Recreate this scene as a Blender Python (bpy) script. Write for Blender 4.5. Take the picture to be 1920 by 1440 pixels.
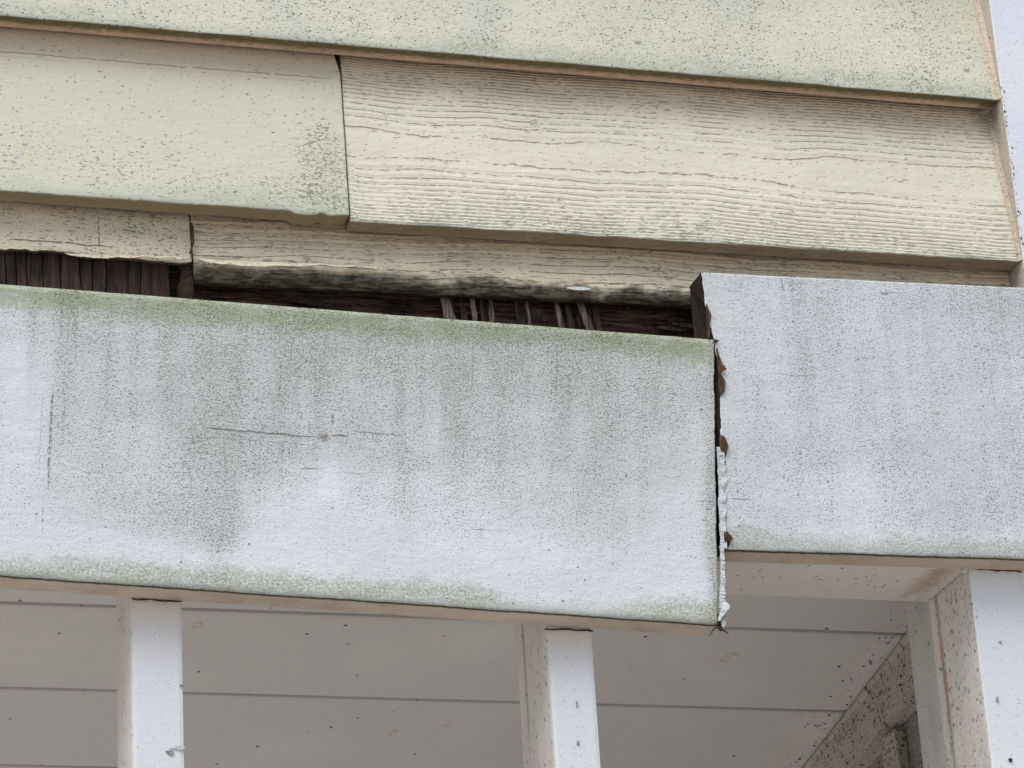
import bpy, bmesh, math, random
import numpy as np
from mathutils import Matrix, Vector

for o in list(bpy.data.objects):
    bpy.data.objects.remove(o)
scn = bpy.context.scene
col = scn.collection
random.seed(7)

# ------------------------------------------------------------------ camera
F, PITCH, YAW, ROLL = 5969.4, 0.39568, 0.29760, -0.06170
CAM = np.array([0.0, -2.8, 1.6])
cy, sy, cp, sp = math.cos(YAW), math.sin(YAW), math.cos(PITCH), math.sin(PITCH)
fwd = np.array([sy*cp, cy*cp, sp]); r0 = np.array([cy, -sy, 0.0]); u0 = np.cross(r0, fwd)
cr, sr = math.cos(ROLL), math.sin(ROLL)
RIGHT = cr*r0 + sr*u0; UP = -sr*r0 + cr*u0
cd = bpy.data.cameras.new('camera'); cam = bpy.data.objects.new('camera', cd); col.objects.link(cam)
m4 = Matrix.Identity(4)
for i in range(3):
    m4[i][0], m4[i][1], m4[i][2], m4[i][3] = RIGHT[i], UP[i], -fwd[i], CAM[i]
cam.matrix_world = m4
cd.sensor_width = 36; cd.lens = 36*F/1920; cd.clip_start = 0.05; cd.clip_end = 2000
scn.camera = cam

# ------------------------------------------------------------------ sky, sun, exposure (overcast day)
SUN_EL, SUN_AZ = math.radians(60), math.radians(222)      # azimuth clockwise from +Y
w = bpy.data.worlds.new('World'); scn.world = w; w.use_nodes = True
nt = w.node_tree; bg = nt.nodes['Background']; st = nt.nodes.new('ShaderNodeTexSky')
st.sky_type = 'NISHITA'; st.sun_disc = False; st.sun_elevation = SUN_EL; st.sun_rotation = SUN_AZ
st.air_density = 1.0; st.dust_density = 2.0; st.ozone_density = 1.0
nt.links.new(st.outputs[0], bg.inputs[0]); bg.inputs[1].default_value = 0.10
sd = bpy.data.lights.new('sun', 'SUN'); sun = bpy.data.objects.new('sun', sd); col.objects.link(sun)
sd.energy = 1.5; sd.angle = math.radians(50); sd.color = (1.0, 0.985, 0.96)
sdir = Vector((math.sin(SUN_AZ)*math.cos(SUN_EL), math.cos(SUN_AZ)*math.cos(SUN_EL), math.sin(SUN_EL)))
sun.rotation_euler = sdir.to_track_quat('Z', 'Y').to_euler()
scn.view_settings.view_transform = 'Standard'; scn.view_settings.look = 'None'
scn.view_settings.gamma = 1; scn.view_settings.exposure = 0.74; scn.view_settings.use_curve_mapping = False

# ------------------------------------------------------------------ measuring helpers: photo pixel -> point on a known plane
def ray(x, y):
    return (x-960)/F*RIGHT - (y-720)/F*UP + fwd
def aty(x, y, Y=0.0):
    r = ray(x, y); return CAM + (Y-CAM[1])/r[1]*r
def atx(x, y, X):
    r = ray(x, y); return CAM + (X-CAM[0])/r[0]*r

# ------------------------------------------------------------------ numpy noise for shapes
_rng = np.random.RandomState(3); _tab = _rng.rand(4096)
def n1(x, s=0):
    x = np.asarray(x, float); i = np.floor(x).astype(int); f = x-i; f = f*f*(3-2*f)
    a = _tab[(i*131+s*977) % 4096]; b = _tab[((i+1)*131+s*977) % 4096]
    return (a+(b-a)*f)*2-1
def n2(x, y, s=0):
    x = np.asarray(x, float); y = np.asarray(y, float)
    i = np.floor(x).astype(int); j = np.floor(y).astype(int); f = x-i; g = y-j
    f = f*f*(3-2*f); g = g*g*(3-2*g)
    h = lambda a, b: _tab[((a*131) ^ (b*577) + s*977) % 4096]
    return ((h(i, j)*(1-f)+h(i+1, j)*f)*(1-g)+(h(i, j+1)*(1-f)+h(i+1, j+1)*f)*g)*2-1

# ------------------------------------------------------------------ node mini-language
class G:
    def __init__(s, nt): s.nt = nt
    def node(s, t, **kw):
        n = s.nt.nodes.new(t)
        for k, v in kw.items(): setattr(n, k, v)
        return n
    def put(s, sock, v):
        if isinstance(v, S): s.nt.links.new(v.o, sock)
        elif isinstance(v, (tuple, list)) and sock.type == 'RGBA' and len(v) == 3: sock.default_value = (*v, 1)
        else: sock.default_value = v
    def math(s, op, a, b=0.0, clamp=False):
        n = s.node('ShaderNodeMath', operation=op, use_clamp=clamp); s.put(n.inputs[0], a)
        if op not in ('ABSOLUTE', 'FRACT', 'EXPONENT', 'SQRT', 'SINE', 'FLOOR'): s.put(n.inputs[1], b)
        return S(s, n.outputs[0])
    def attr(s, name):
        return S(s, s.node('ShaderNodeAttribute', attribute_name=name).outputs['Fac'])
    def vec(s, x, y, z=0.0):
        n = s.node('ShaderNodeCombineXYZ'); s.put(n.inputs[0], x); s.put(n.inputs[1], y); s.put(n.inputs[2], z)
        return S(s, n.outputs[0])
    def noise(s, v, detail=2.0, rough=0.5, dist=0.0):
        n = s.node('ShaderNodeTexNoise'); s.put(n.inputs['Vector'], v); n.inputs['Scale'].default_value = 1.0
        n.inputs['Detail'].default_value = detail; n.inputs['Roughness'].default_value = rough
        n.inputs['Distortion'].default_value = dist
        return S(s, n.outputs[0])
    def voro(s, v, rnd=1.0, feature='F1'):
        n = s.node('ShaderNodeTexVoronoi', feature=feature); s.put(n.inputs['Vector'], v); n.inputs['Scale'].default_value = 1.0
        n.inputs['Randomness'].default_value = rnd
        sep = s.node('ShaderNodeSeparateColor'); s.nt.links.new(n.outputs['Color'], sep.inputs[0])
        return S(s, n.outputs['Distance']), S(s, sep.outputs[0])
    def sm(s, x, a, b, lo=0.0, hi=1.0):                       # smoothstep a->b mapped to lo->hi
        n = s.node('ShaderNodeMapRange', interpolation_type='SMOOTHSTEP'); s.put(n.inputs[0], x)
        s.put(n.inputs[1], a); s.put(n.inputs[2], b); s.put(n.inputs[3], lo); s.put(n.inputs[4], hi)
        return S(s, n.outputs[0])
    def blob(s, u, v, b):
        u0_, v0_, su, sv = b
        a = (u-u0_)*(1/su); c = (v-v0_)*(1/sv)
        return s.math('EXPONENT', (a*a+c*c)*-1.0)
    def mix(s, a, b, f, mode='MIX'):
        n = s.node('ShaderNodeMix', data_type='RGBA', blend_type=mode, clamp_factor=True)
        s.put(n.inputs[0], f); s.put(n.inputs[6], a); s.put(n.inputs[7], b)
        return S(s, n.outputs[2])
class S:
    def __init__(s, g, o): s.g = g; s.o = o
    def __add__(s, b): return s.g.math('ADD', s, b)
    __radd__ = __add__
    def __sub__(s, b): return s.g.math('SUBTRACT', s, b)
    def __rsub__(s, b): return s.g.math('SUBTRACT', b, s)
    def __mul__(s, b): return s.g.math('MULTIPLY', s, b)
    __rmul__ = __mul__
    def mn(s, b): return s.g.math('MINIMUM', s, b)
    def mx(s, b): return s.g.math('MAXIMUM', s, b)
    def abs(s): return s.g.math('ABSOLUTE', s)
    def fract(s): return s.g.math('FRACT', s)
    def c01(s): return s.g.math('ADD', s, 0.0, True)

def new_mat(name):
    m = bpy.data.materials.new(name); m.use_nodes = True
    g = G(m.node_tree); bs = m.node_tree.nodes['Principled BSDF']
    bs.inputs['Specular IOR Level'].default_value = 0.25
    return m, g, bs
def finish(g, bs, color, rough, height, dist):
    g.put(bs.inputs['Base Color'], color); g.put(bs.inputs['Roughness'], rough)
    if height is not None:
        b = g.node('ShaderNodeBump'); b.inputs['Strength'].default_value = 1.0; b.inputs['Distance'].default_value = dist
        g.put(b.inputs['Height'], height); g.nt.links.new(b.outputs[0], bs.inputs['Normal'])

MARKS = {}
def mark_attrs(mname, bu, bv):                                # located stains, splits and rust as fields over the board
    k = MARKS.get(mname); out = {}
    if not k: return out
    bl = lambda L: sum((b[4]*np.exp(-((bu-b[0])/b[2])**2-((bv-b[1])/b[3])**2) for b in L), np.zeros_like(bu))
    if k['mildew'] or k['clean']: out['stain'] = bl(k['mildew'])-bl(k['clean'])
    if k['dense']: out['dense'] = bl(k['dense'])
    if k['rust']: out['rust'] = bl(k['rust'])
    if k['cracks']:
        d = np.full_like(bu, 0.05); st_ = np.zeros_like(bu)
        for (a0, a1, v0, wd, dp) in k['cracks']:
            dd = bv-v0; e = np.clip((bu-a0)/0.008, 0, 1)*np.clip((a1-bu)/0.02, 0, 1)*(wd/0.0011)*dp
            q = (np.abs(dd) < np.minimum(np.abs(d), 0.009)) & (bu > a0-0.004) & (bu < a1+0.004); d[q] = dd[q]; st_[q] = e[q]
        out['crk'] = d; out['crks'] = st_
    if k['vcracks']:
        d = np.full_like(bu, 0.05); st_ = np.zeros_like(bu)
        for (uu, va, vb, wd, dp) in k['vcracks']:
            dd = bu-uu; e = np.clip((bv-va)/0.015, 0, 1)*np.clip((vb-bv)/0.015, 0, 1)*min(1.3, wd/0.0012)*dp
            q = (np.abs(dd) < np.minimum(np.abs(d), 0.009)) & (bv > va-0.006) & (bv < vb+0.006); d[q] = dd[q]; st_[q] = e[q]
        out['vck'] = d; out['vcks'] = st_
    return out

WHITE = (0.700, 0.712, 0.706); CREAM = (0.66, 0.655, 0.56); PEACH = (0.63, 0.47, 0.32)
GREY = (0.44, 0.46, 0.41); GREEN = (0.27, 0.30, 0.16); DIRT = (0.10, 0.09, 0.06)

# weathered exterior paint. Attributes on the mesh, in metres: bu along the board, bv up from its lower arris (negative on the
# underside), bt down from its upper edge, be in from its right end
def paint(name, base, seed=0.0, streak=(10, 2.0), mild=0.35, mild_gain=1.0, speck=0.5, speck_scale=(330, 520), speck_col=DIRT,
          green_bot=(0.03, 0.8), green_top=(0.0, 0.0), peach_top=(0.0, 0.0), peach_end=(0.0, 0.0), under=PEACH,
          under_dark=(0.004, 1.0), under_col=(0.05, 0.04, 0.02), mildew=(), clean=(), dense=(), rust=(), rust_v=None, cracks=(), vcracks=(), grain=None,
          flecks=0.0, fleck_scale=(80, 70), dots=(0, 0), speck_dark=0.5, grainy=1.0, drip=0.0, back_shade=False, bump=0.0012, bump_amt=1.0, moss_bot=None, grey=GREY, green=GREEN, hair=0.25):
    m, g, bs = new_mat(name)
    u, v, bt, be = g.attr('bu'), g.attr('bv'), g.attr('bt'), g.attr('be')
    face = g.sm(v, -0.0008, 0.0004)
    big = g.noise(g.vec(u*streak[0], v*streak[1], seed), 2, 0.55)
    mid = g.noise(g.vec(u*38, v*9, seed+3), 3, 0.6)
    blot = g.noise(g.vec(u*26, v*26, seed+5), 2, 0.6)
    md = g.sm(big*0.55+mid*0.27+blot*0.18, 0.26, 0.76)*mild_gain + (mild-0.5)
    if mildew or clean: md = md + g.attr('stain')
    if drip > 0:                                             # runs of dirt washed down from the top edge
        dr = g.noise(g.vec(u*34, v*1.3, seed+7), 2, 0.6)
        md = md + g.sm(dr, 0.50, 0.72)*g.sm(bt, 0.26, 0.02)*drip - g.sm(dr, 0.45, 0.25)*drip*0.4
    md = md.c01()
    c = g.mix(base, grey, md*0.74)
    tone = g.noise(g.vec(u*6, v*6, seed+9), 2)
    c = g.mix(c, tuple(min(0.85, x*1.14) for x in base), g.sm(tone, 0.45, 0.75)*0.5)
    # algae along the arrises
    edge = g.noise(g.vec(u*45, v*70, seed+11), 3, 0.65)
    lowf = g.noise(g.vec(u*5.5, 0.3, seed+13), 2)
    if green_bot[1] > 0:
        hb = (edge*0.9+0.1)*(lowf*2.0)*green_bot[0]
        gm = (g.sm(v-hb+(g.noise(g.vec(u*260, v*200, seed+12), 2)-0.5)*0.022, 0.010, -0.008))*g.sm(lowf*0.7+edge*0.3, 0.28, 0.56)*green_bot[1]
        c = g.mix(c, g.mix(green, grey, g.sm(edge, 0.35, 0.7)*0.8), (gm*g.sm(g.noise(g.vec(u*380, v*380, seed+14), 1), 0.34, 0.62, 0.30, 1.0)).c01()*0.9)
        c = g.mix(c, g.mix(green, grey, 0.6), g.sm(v+(edge-0.5)*0.014, 0.012, 0.0)*0.6*green_bot[1])
    if green_top[1] > 0:
        gt = g.sm(bt-(edge*0.8+lowf*0.7)*green_top[0]+(g.noise(g.vec(u*260, v*160, seed+15), 2)-0.5)*0.02, 0.012, -0.010)*green_top[1]
        c = g.mix(c, g.mix(green, grey, g.sm(edge, 0.4, 0.7)*0.6), gt.c01()*0.8)
    if peach_top[1] > 0:
        c = g.mix(c, PEACH, (g.sm(bt+(edge-0.5)*0.02, peach_top[0], 0.0)*peach_top[1]).c01())
    if peach_end[1] > 0:
        c = g.mix(c, (0.66, 0.55, 0.40), (g.sm(be+(edge-0.5)*0.006, peach_end[0], peach_end[0]*0.4)*peach_end[1]).c01())
    # speckle of mould in the pores of the film
    f1 = g.noise(g.vec(u*speck_scale[0], v*speck_scale[1], seed+17), 1, 0.6)
    f2 = g.noise(g.vec(u*speck_scale[0]*0.45, v*speck_scale[1]*0.7, seed+19), 2, 0.6)
    dn = md*speck+0.10*grainy
    if dense: dn = dn + g.attr('dense')*g.sm(blot, 0.25, 0.55, 0.45, 1.0)
    dn = dn.c01()
    s1 = g.sm(f1+dn*0.135, 0.685, 0.765); s2 = g.sm(f2+dn*0.10, 0.69, 0.76)
    sk = s1.mx(s2)
    sk = sk*g.sm(mid*0.6+blot*0.4, 0.34, 0.60, 0.40, 1.0)
    c = g.mix(c, speck_col, sk*speck_dark)
    lite = g.sm(g.noise(g.vec(u*speck_scale[0]*1.1, v*speck_scale[1], seed+23), 1), 0.66, 0.76)
    c = g.mix(c, (0.86, 0.86, 0.84), lite*dn*0.8)
    h = f1*-0.22 - sk*0.9 + blot*0.25 + g.noise(g.vec(u*90, v*160, seed+29), 2)*0.7
    if hair > 0:                                             # fine brushed hairlines
        hl = g.sm(g.noise(g.vec(u*300, v*9, seed+31), 2), 0.63, 0.75)*(md+0.25)
        c = g.mix(c, speck_col, hl*hair)
        hh = g.sm(g.noise(g.vec(u*14, v*420, seed+37), 2), 0.68, 0.76)
        c = g.mix(c, speck_col, hh*hair*0.7)
    if grain:                                                # weathered growth rings: (centre v, lines)
        wob = g.noise(g.vec(u*5.0, 0.5, seed+41), 2)
        vc = v - grain[0] - (g.noise(g.vec(u*3.1, 1.5, seed+43), 1)-0.5)*0.035
        jit = g.noise(g.vec(u*60, v*60, seed+47), 3)
        fld = vc*vc*grain[1] + (wob-0.5)*grain[2] + (jit-0.5)*0.34 + (g.noise(g.vec(u*12, v*45, seed+49), 2)-0.5)*0.6 + vc*grain[3]
        fr = (fld.fract()-0.5).abs()
        brk = g.noise(g.vec(u*150, v*260, seed+53), 3, 0.7)
        brk2 = g.noise(g.vec(u*16, v*20, seed+57), 2)
        fw = (vc.abs()*grain[4]+0.035)
        ln = g.sm(fr, fw, fw*0.2)*g.sm(brk*0.75+brk2*0.5, 0.56, 0.72)
        c = g.mix(c, (0.24, 0.175, 0.095), ln*0.40)
        ridge = g.sm(fr, 0.2, 0.5)
        h = h - ln*2.0 + ridge*0.38
    if cracks:                                               # splits along the grain: signed distance and strength on the mesh
        dd = (g.attr('crk') + (g.noise(g.vec(u*70, v*12, seed+61), 3)-0.5)*0.004).abs(); ks = g.attr('crks')
        ck = g.sm(dd, ks*0.0015, ks*0.0004)*g.sm(ks, 0.05, 0.3)*g.sm(g.noise(g.vec(u*90, v*20, seed+62), 2), 0.28, 0.46)
        c = g.mix(c, (0.07, 0.06, 0.045), ck*(ks*0.75).c01()); h = h - ck*2.5
    if vcracks:
        dd = (g.attr('vck') + (g.noise(g.vec(v*60, u*12, seed+67), 3)-0.5)*0.004).abs(); ks = g.attr('vcks')
        ck = g.sm(dd, ks*0.0022, ks*0.0004)*g.sm(ks, 0.05, 0.3)*g.sm(g.noise(g.vec(u*420, v*260, seed+69), 2), 0.40, 0.62)
        c = g.mix(c, (0.16, 0.16, 0.10), ck*(ks*0.7).c01()); h = h - ck*1.2
    if rust:
        c = g.mix(c, (0.20, 0.11, 0.05), (g.attr('rust')*g.sm(edge, 0.3, 0.6)).c01())
    if rust_v:
        rl = g.sm((u-rust_v[0]+(edge-0.5)*rust_v[1]).abs(), rust_v[1], 0.0)*g.sm(g.noise(g.vec(u*30, v*7, seed+81), 2), 0.38, 0.62)
        c = g.mix(c, (0.34, 0.20, 0.10), (rl*rust_v[2]).c01())
    if moss_bot:                                             # rotting lower edge
        mm = g.sm(v+(edge-0.5)*0.03+(blot-0.5)*0.02-g.noise(g.vec(u*7, 7.7, seed), 1)*moss_bot[1], g.sm(u, moss_bot[2], moss_bot[3], moss_bot[0], moss_bot[0]*0.55), 0.002)
        c = g.mix(c, g.mix((0.055, 0.045, 0.030), (0.20, 0.17, 0.115), g.sm(f2, 0.42, 0.65)), mm)
    gn = g.noise(g.vec(u*620, v*700, seed+33), 2, 0.7)       # pore grain of the paint film
    c = g.mix(c, (0.74, 0.74, 0.70), g.sm(gn, 0.40, 0.72)*(md*0.6+0.30)*grainy, 'MULTIPLY')
    c = g.mix(c, (0.88, 0.88, 0.85), g.sm(gn, 0.36, 0.22)*(md*0.6+0.15)*grainy)
    h = h + gn*0.35
    # underside of the board
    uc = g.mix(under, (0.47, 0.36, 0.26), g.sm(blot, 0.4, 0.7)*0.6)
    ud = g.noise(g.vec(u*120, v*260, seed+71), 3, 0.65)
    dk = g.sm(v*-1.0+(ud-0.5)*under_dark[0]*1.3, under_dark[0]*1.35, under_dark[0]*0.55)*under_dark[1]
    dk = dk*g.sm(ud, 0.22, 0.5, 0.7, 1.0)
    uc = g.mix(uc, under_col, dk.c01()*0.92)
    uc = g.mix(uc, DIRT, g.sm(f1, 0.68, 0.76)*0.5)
    if back_shade: uc = g.mix(uc, (0.02, 0.014, 0.01), g.sm(v+(ud-0.5)*0.002, -0.0215, -0.0228))  # shade inside the back kerf, painted near black
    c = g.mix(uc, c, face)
    if dots[1] > 0:                                          # pinholes of mould
        d, rnd = g.voro(g.vec(u*dots[0], v*dots[0]*1.1, seed+75))
        dk_ = g.sm(d+(f2-0.5)*0.35, 0.20, 0.08)*g.sm(rnd, 1-dots[1], 1.02-dots[1])*face*g.sm(big*0.5+blot*0.5, 0.30, 0.55, 0.35, 1.0)
        c = g.mix(c, (0.12, 0.12, 0.085), dk_*0.75); h = h - dk_*1.0
    if flecks > 0:
        d, rnd = g.voro(g.vec(u*fleck_scale[0], v*fleck_scale[1], seed+73))
        fk = g.sm(d+(f1-0.5)*0.15, 0.20, 0.13)*g.sm(rnd, 1-flecks, 1-flecks+0.01)
        c = g.mix(c, (0.045, 0.03, 0.02), fk*0.85); h = h+fk*0.8
    finish(g, bs, c, g.sm(f2, 0.3, 0.7, 0.55, 0.8), h*bump_amt, bump)
    MARKS[m.name] = dict(mildew=mildew, clean=clean, dense=dense, rust=rust, cracks=cracks, vcracks=vcracks)
    return m

def raw_wood(name, dark, light, scale=(300, 14), seed=0.0, red=0.3):
    m, g, bs = new_mat(name)
    u, v = g.attr('bu'), g.attr('bv')
    a = g.noise(g.vec(u*scale[0], v*scale[1], seed), 4, 0.65, 0.2); b = g.noise(g.vec(u*40, v*40, seed+4), 3, 0.6)
    c = g.mix(dark, light, g.sm(a*0.75+b*0.25, 0.38, 0.68))
    c = g.mix(c, (0.10, 0.030, 0.022), g.sm(b, 0.45, 0.7)*red)
    finish(g, bs, c, 0.85, a+b*0.5, 0.004)
    return m
def plain(name, colr, rough=0.8, var=0.3, scale=60.0, bump=0.001):
    m, g, bs = new_mat(name)
    n = g.node('ShaderNodeTexCoord'); p = S(g, n.outputs['Object'])
    t = g.node('ShaderNodeVectorMath', operation='SCALE'); g.put(t.inputs[0], p); t.inputs['Scale'].default_value = scale
    nz = g.noise(S(g, t.outputs[0]), 4, 0.6)
    c = g.mix(tuple(x*(1-var) for x in colr), tuple(min(1, x*(1+var)) for x in colr), g.sm(nz, 0.3, 0.7))
    finish(g, bs, c, rough, nz, bump)
    return m

# ------------------------------------------------------------------ object helpers
def link(name, me, parent=None):
    o = bpy.data.objects.new(name, me); col.objects.link(o)
    if parent is not None: o.parent = parent; o.matrix_parent_inverse = parent.matrix_world.inverted()
    return o
def empty(name, loc):
    o = bpy.data.objects.new(name, None); col.objects.link(o); o.location = loc; o.empty_display_size = 0.05
    o.matrix_world = Matrix.Translation(loc); return o
def tag(o, label=None, cat=None, group=None, kind=None):
    if label: o['label'] = label
    if cat: o['category'] = cat
    if group: o['group'] = group
    if kind: o['kind'] = kind
    return o
def mesh(name, verts, faces, mats, fmat=None, attrs=None, smooth=None, parent=None):
    me = bpy.data.meshes.new(name); me.from_pydata([tuple(map(float, v)) for v in verts], [], faces)
    for k, vals in (attrs or {}).items():
        a = me.attributes.new(k, 'FLOAT', 'POINT'); a.data.foreach_set('value', np.asarray(vals, np.float32))
    for mm in mats: me.materials.append(mm)
    if fmat is not None: me.polygons.foreach_set('material_index', np.asarray(fmat, np.int32))
    if smooth is not None: me.polygons.foreach_set('use_smooth', np.asarray(smooth, bool))
    me.update()
    bm = bmesh.new(); bm.from_mesh(me); bmesh.ops.recalc_face_normals(bm, faces=bm.faces); bm.to_mesh(me); bm.free()
    return link(name, me, parent)

# a board swept along its length: front face from four 3D corners, rounded lower arris, underside, back, two ends
def plank(name, tl, tr, br, bl, depth, mats, parent=None, nu=80, nv=24, r=0.002, warp=0.0006, jag_bot=None, jag_l=None, jag_r=None,
          end_mat=0, round_r=0.0, seed=0, kerf=0.007, back_slope=True):
    tl, tr, br, bl = map(np.asarray, (tl, tr, br, bl))
    s = np.linspace(0, 1, nu+1)
    L = np.linalg.norm(br-bl)
    fine = np.array([0.0015, 0.004, 0.008])/L
    s = np.unique(np.concatenate([s, fine, 1-fine]))
    H = np.linalg.norm(tl-bl)
    ts = list(np.linspace(0, 1-r/H, nv+1))
    prof = [(t, 0.0, 0.0) for t in ts]                       # (t, dy, dz extra)
    prof += [(1.0, r*0.25, r*0.25), (1.0, r, 0.0)]
    for k in (0.4, 0.7): prof.append((1.0, r+(depth-r)*k, 0.0))
    kf = min(kerf, depth*0.4)
    prof += [(1.0, depth-kf, 0.0), (1.0, depth-kf, kf*1.5), (1.0, depth, kf*1.5)]
    nfront = len(ts)
    top_i = len(prof); prof.append((0.0, depth, 0.0))
    n = len(prof); ns = len(s)
    V = np.zeros((ns, n, 3)); bu = np.zeros((ns, n)); bv = np.zeros((ns, n)); bt = np.zeros((ns, n)); be = np.zeros((ns, n))
    for j, (t, dy, dz) in enumerate(prof):
        top = tl[None]*(1-s[:, None])+tr[None]*s[:, None]; bot = bl[None]*(1-s[:, None])+br[None]*s[:, None]
        P = top*(1-t)+bot*t
        P[:, 1] += dy; P[:, 2] += dz
        V[:, j] = P
        h = np.linalg.norm(top-bot, axis=1)
        bu[:, j] = bl[0]+s*(br[0]-bl[0]); be[:, j] = (1-s)*L
        bv[:, j] = (1-t)*h if j <= nfront-1 else -dy
        bt[:, j] = t*h
    bv[:, nfront-1] = r; bv[:, nfront] = 0.0
    if round_r > 0:
        for j in range(nfront+2):
            d = np.maximum(0, round_r-np.maximum(bv[:, j], 0)); V[:, j, 1] += d*d/(2*round_r)*1.3
    V[:, :nfront, 1] += warp*n2(bu[:, :nfront]*14, bv[:, :nfront]*22, seed)+warp*0.5*n2(bu[:, :nfront]*60, bv[:, :nfront]*80, seed+1)
    arr = slice(nfront-1, nfront+2)
    wob = 0.0003*n1(s*L*120, seed+2)+0.0004*n1(s*L*35, seed+3)
    V[:, arr, 2] += wob[:, None]
    if jag_bot is not None:
        x = bu[:, 0]; dzz = np.array([jag_bot(a) for a in x])
        for j in range(nfront+7):
            k = 1.0 if j >= nfront-1 else max(0, 1-bv[0, j]/0.03)
            V[:, j, 2] += dzz*k
    wl = np.clip(1-s*L/0.030, 0, 1); wr = np.clip(1-(1-s)*L/0.020, 0, 1)
    for jag, ww in ((jag_l, wl), (jag_r, wr)):
        if jag is not None:
            for j in range(n):
                V[:, j, 0] += ww*jag(bv[0, j] if bv[0, j] > 0 else 0, j >= nfront)
    idx = lambda i, j: i*n+j
    faces, fm, smo = [], [], []
    for i in range(ns-1):
        for j in range(n):
            k = (j+1) % n
            faces.append((idx(i, j), idx(i+1, j), idx(i+1, k), idx(i, k))); fm.append(0); smo.append(j < nfront+1)
    faces.append(tuple(idx(0, j) for j in range(n))); faces.append(tuple(idx(ns-1, j) for j in reversed(range(n))))
    fm += [end_mat, end_mat]; smo += [False, False]
    f = lambda a: a.reshape(-1)
    org = (bl+br)/2
    o = mesh(name, V.reshape(-1, 3)-org, faces, mats, fm, dict(bu=f(bu), bv=f(bv), bt=f(bt), be=f(be), **mark_attrs(mats[0].name, f(bu), f(bv))), smo)
    o.location = org
    if parent is not None:
        bpy.context.view_layer.update(); o.parent = parent; o.matrix_parent_inverse = parent.matrix_world.inverted()
    return o

# bevelled box with the board attributes: bu along x+y, bv along z (world metres)
def box(name, lo, hi, mats, parent=None, bev=0.002, along='z', face_mat=None, warp=0.0, seg=2):
    lo = np.asarray(lo, float); hi = np.asarray(hi, float); org = (lo+hi)/2; org[2] = lo[2]
    bm = bmesh.new(); bmesh.ops.create_cube(bm, size=1.0)
    for v in bm.verts:
        for i in range(3): v.co[i] = (lo[i] if v.co[i] < 0 else hi[i])
    if bev > 0: bmesh.ops.bevel(bm, geom=list(bm.edges), offset=bev, segments=seg, affect='EDGES', profile=0.6)
    me = bpy.data.meshes.new(name)
    for f in bm.faces:
        f.smooth = False
        if face_mat:
            f.material_index = face_mat(f.normal)
    A = {k: [] for k in ('bu', 'bv', 'bt', 'be')}
    for v in bm.verts:
        x, y, z = v.co
        if along == 'z': A['bu'].append(x+y*0.83); A['bv'].append(z); A['bt'].append(hi[2]-z); A['be'].append(0.5)
        elif along == 'y': A['bu'].append(y); A['bv'].append(x+z+2.0); A['bt'].append(0.5); A['be'].append(0.5)
        else: A['bu'].append(x); A['bv'].append(y+z*0.83); A['bt'].append(0.5); A['be'].append(0.5)
        v.co -= Vector(org)
    bm.to_mesh(me); bm.free()
    for k, vals in A.items():
        a = me.attributes.new(k, 'FLOAT', 'POINT'); a.data.foreach_set('value', np.asarray(vals, np.float32))
    for mm in mats: me.materials.append(mm)
    o = link(name, me); o.location = org
    if parent is not None:
        bpy.context.view_layer.update(); o.parent = parent; o.matrix_parent_inverse = parent.matrix_world.inverted()
    return o

# thin sheet with thickness from a strip of left/right 3D edge points (flakes, splinters, peeling film)
def strip(name, left, right, thick, mats, parent=None, back=1, kids=None):
    left = np.asarray(left, float); right = np.asarray(right, float); k = len(left)
    org = (left[-1]+right[-1])/2
    vs = []
    for a, b in zip(left, right): vs += [a, b, a+np.array([0, thick, 0]), b+np.array([0, thick, 0])]
    fs, fm = [], []
    for i in range(k-1):
        q = i*4; p = q+4
        fs += [(q, q+1, p+1, p), (q+2, p+2, p+3, q+3), (q, p, p+2, q+2), (q+1, q+3, p+3, p+1)]; fm += [0, back, back, back]
    fs += [(0, 2, 3, 1), (4*k-4, 4*k-3, 4*k-1, 4*k-2)]; fm += [back, back]
    vs = np.array(vs)
    at = dict(bu=vs[:, 0], bv=vs[:, 2], bt=np.full(len(vs), 0.5), be=np.full(len(vs), 0.5))
    if len(mats) == 1: fm = [0]*len(fm)
    o = mesh(name, vs-org, fs, mats, fm, at); o.location = org
    if parent is not None:
        bpy.context.view_layer.update(); o.parent = parent; o.matrix_parent_inverse = parent.matrix_world.inverted()
    return o
def tube(name, pts, radii, mat, parent=None, n=6):
    pts = [Vector(p) for p in pts]; org = pts[0].copy(); vs, fs = [], []
    for i, p in enumerate(pts):
        d = (pts[min(i+1, len(pts)-1)]-pts[max(i-1, 0)]).normalized(); a = d.orthogonal().normalized(); b = d.cross(a)
        for k in range(n):
            t = 2*math.pi*k/n; vs.append(p-org+(a*math.cos(t)+b*math.sin(t))*radii[i])
    for i in range(len(pts)-1):
        for k in range(n): fs.append((i*n+k, i*n+(k+1) % n, (i+1)*n+(k+1) % n, (i+1)*n+k))
    fs += [tuple(range(n)), tuple(reversed(range((len(pts)-1)*n, len(pts)*n)))]
    me = bpy.data.meshes.new(name); me.from_pydata(vs, [], fs); me.materials.append(mat)
    me.polygons.foreach_set('use_smooth', [True]*len(fs))
    o = link(name, me); o.location = org
    if parent is not None:
        bpy.context.view_layer.update(); o.parent = parent; o.matrix_parent_inverse = parent.matrix_world.inverted()
    return o
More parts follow.
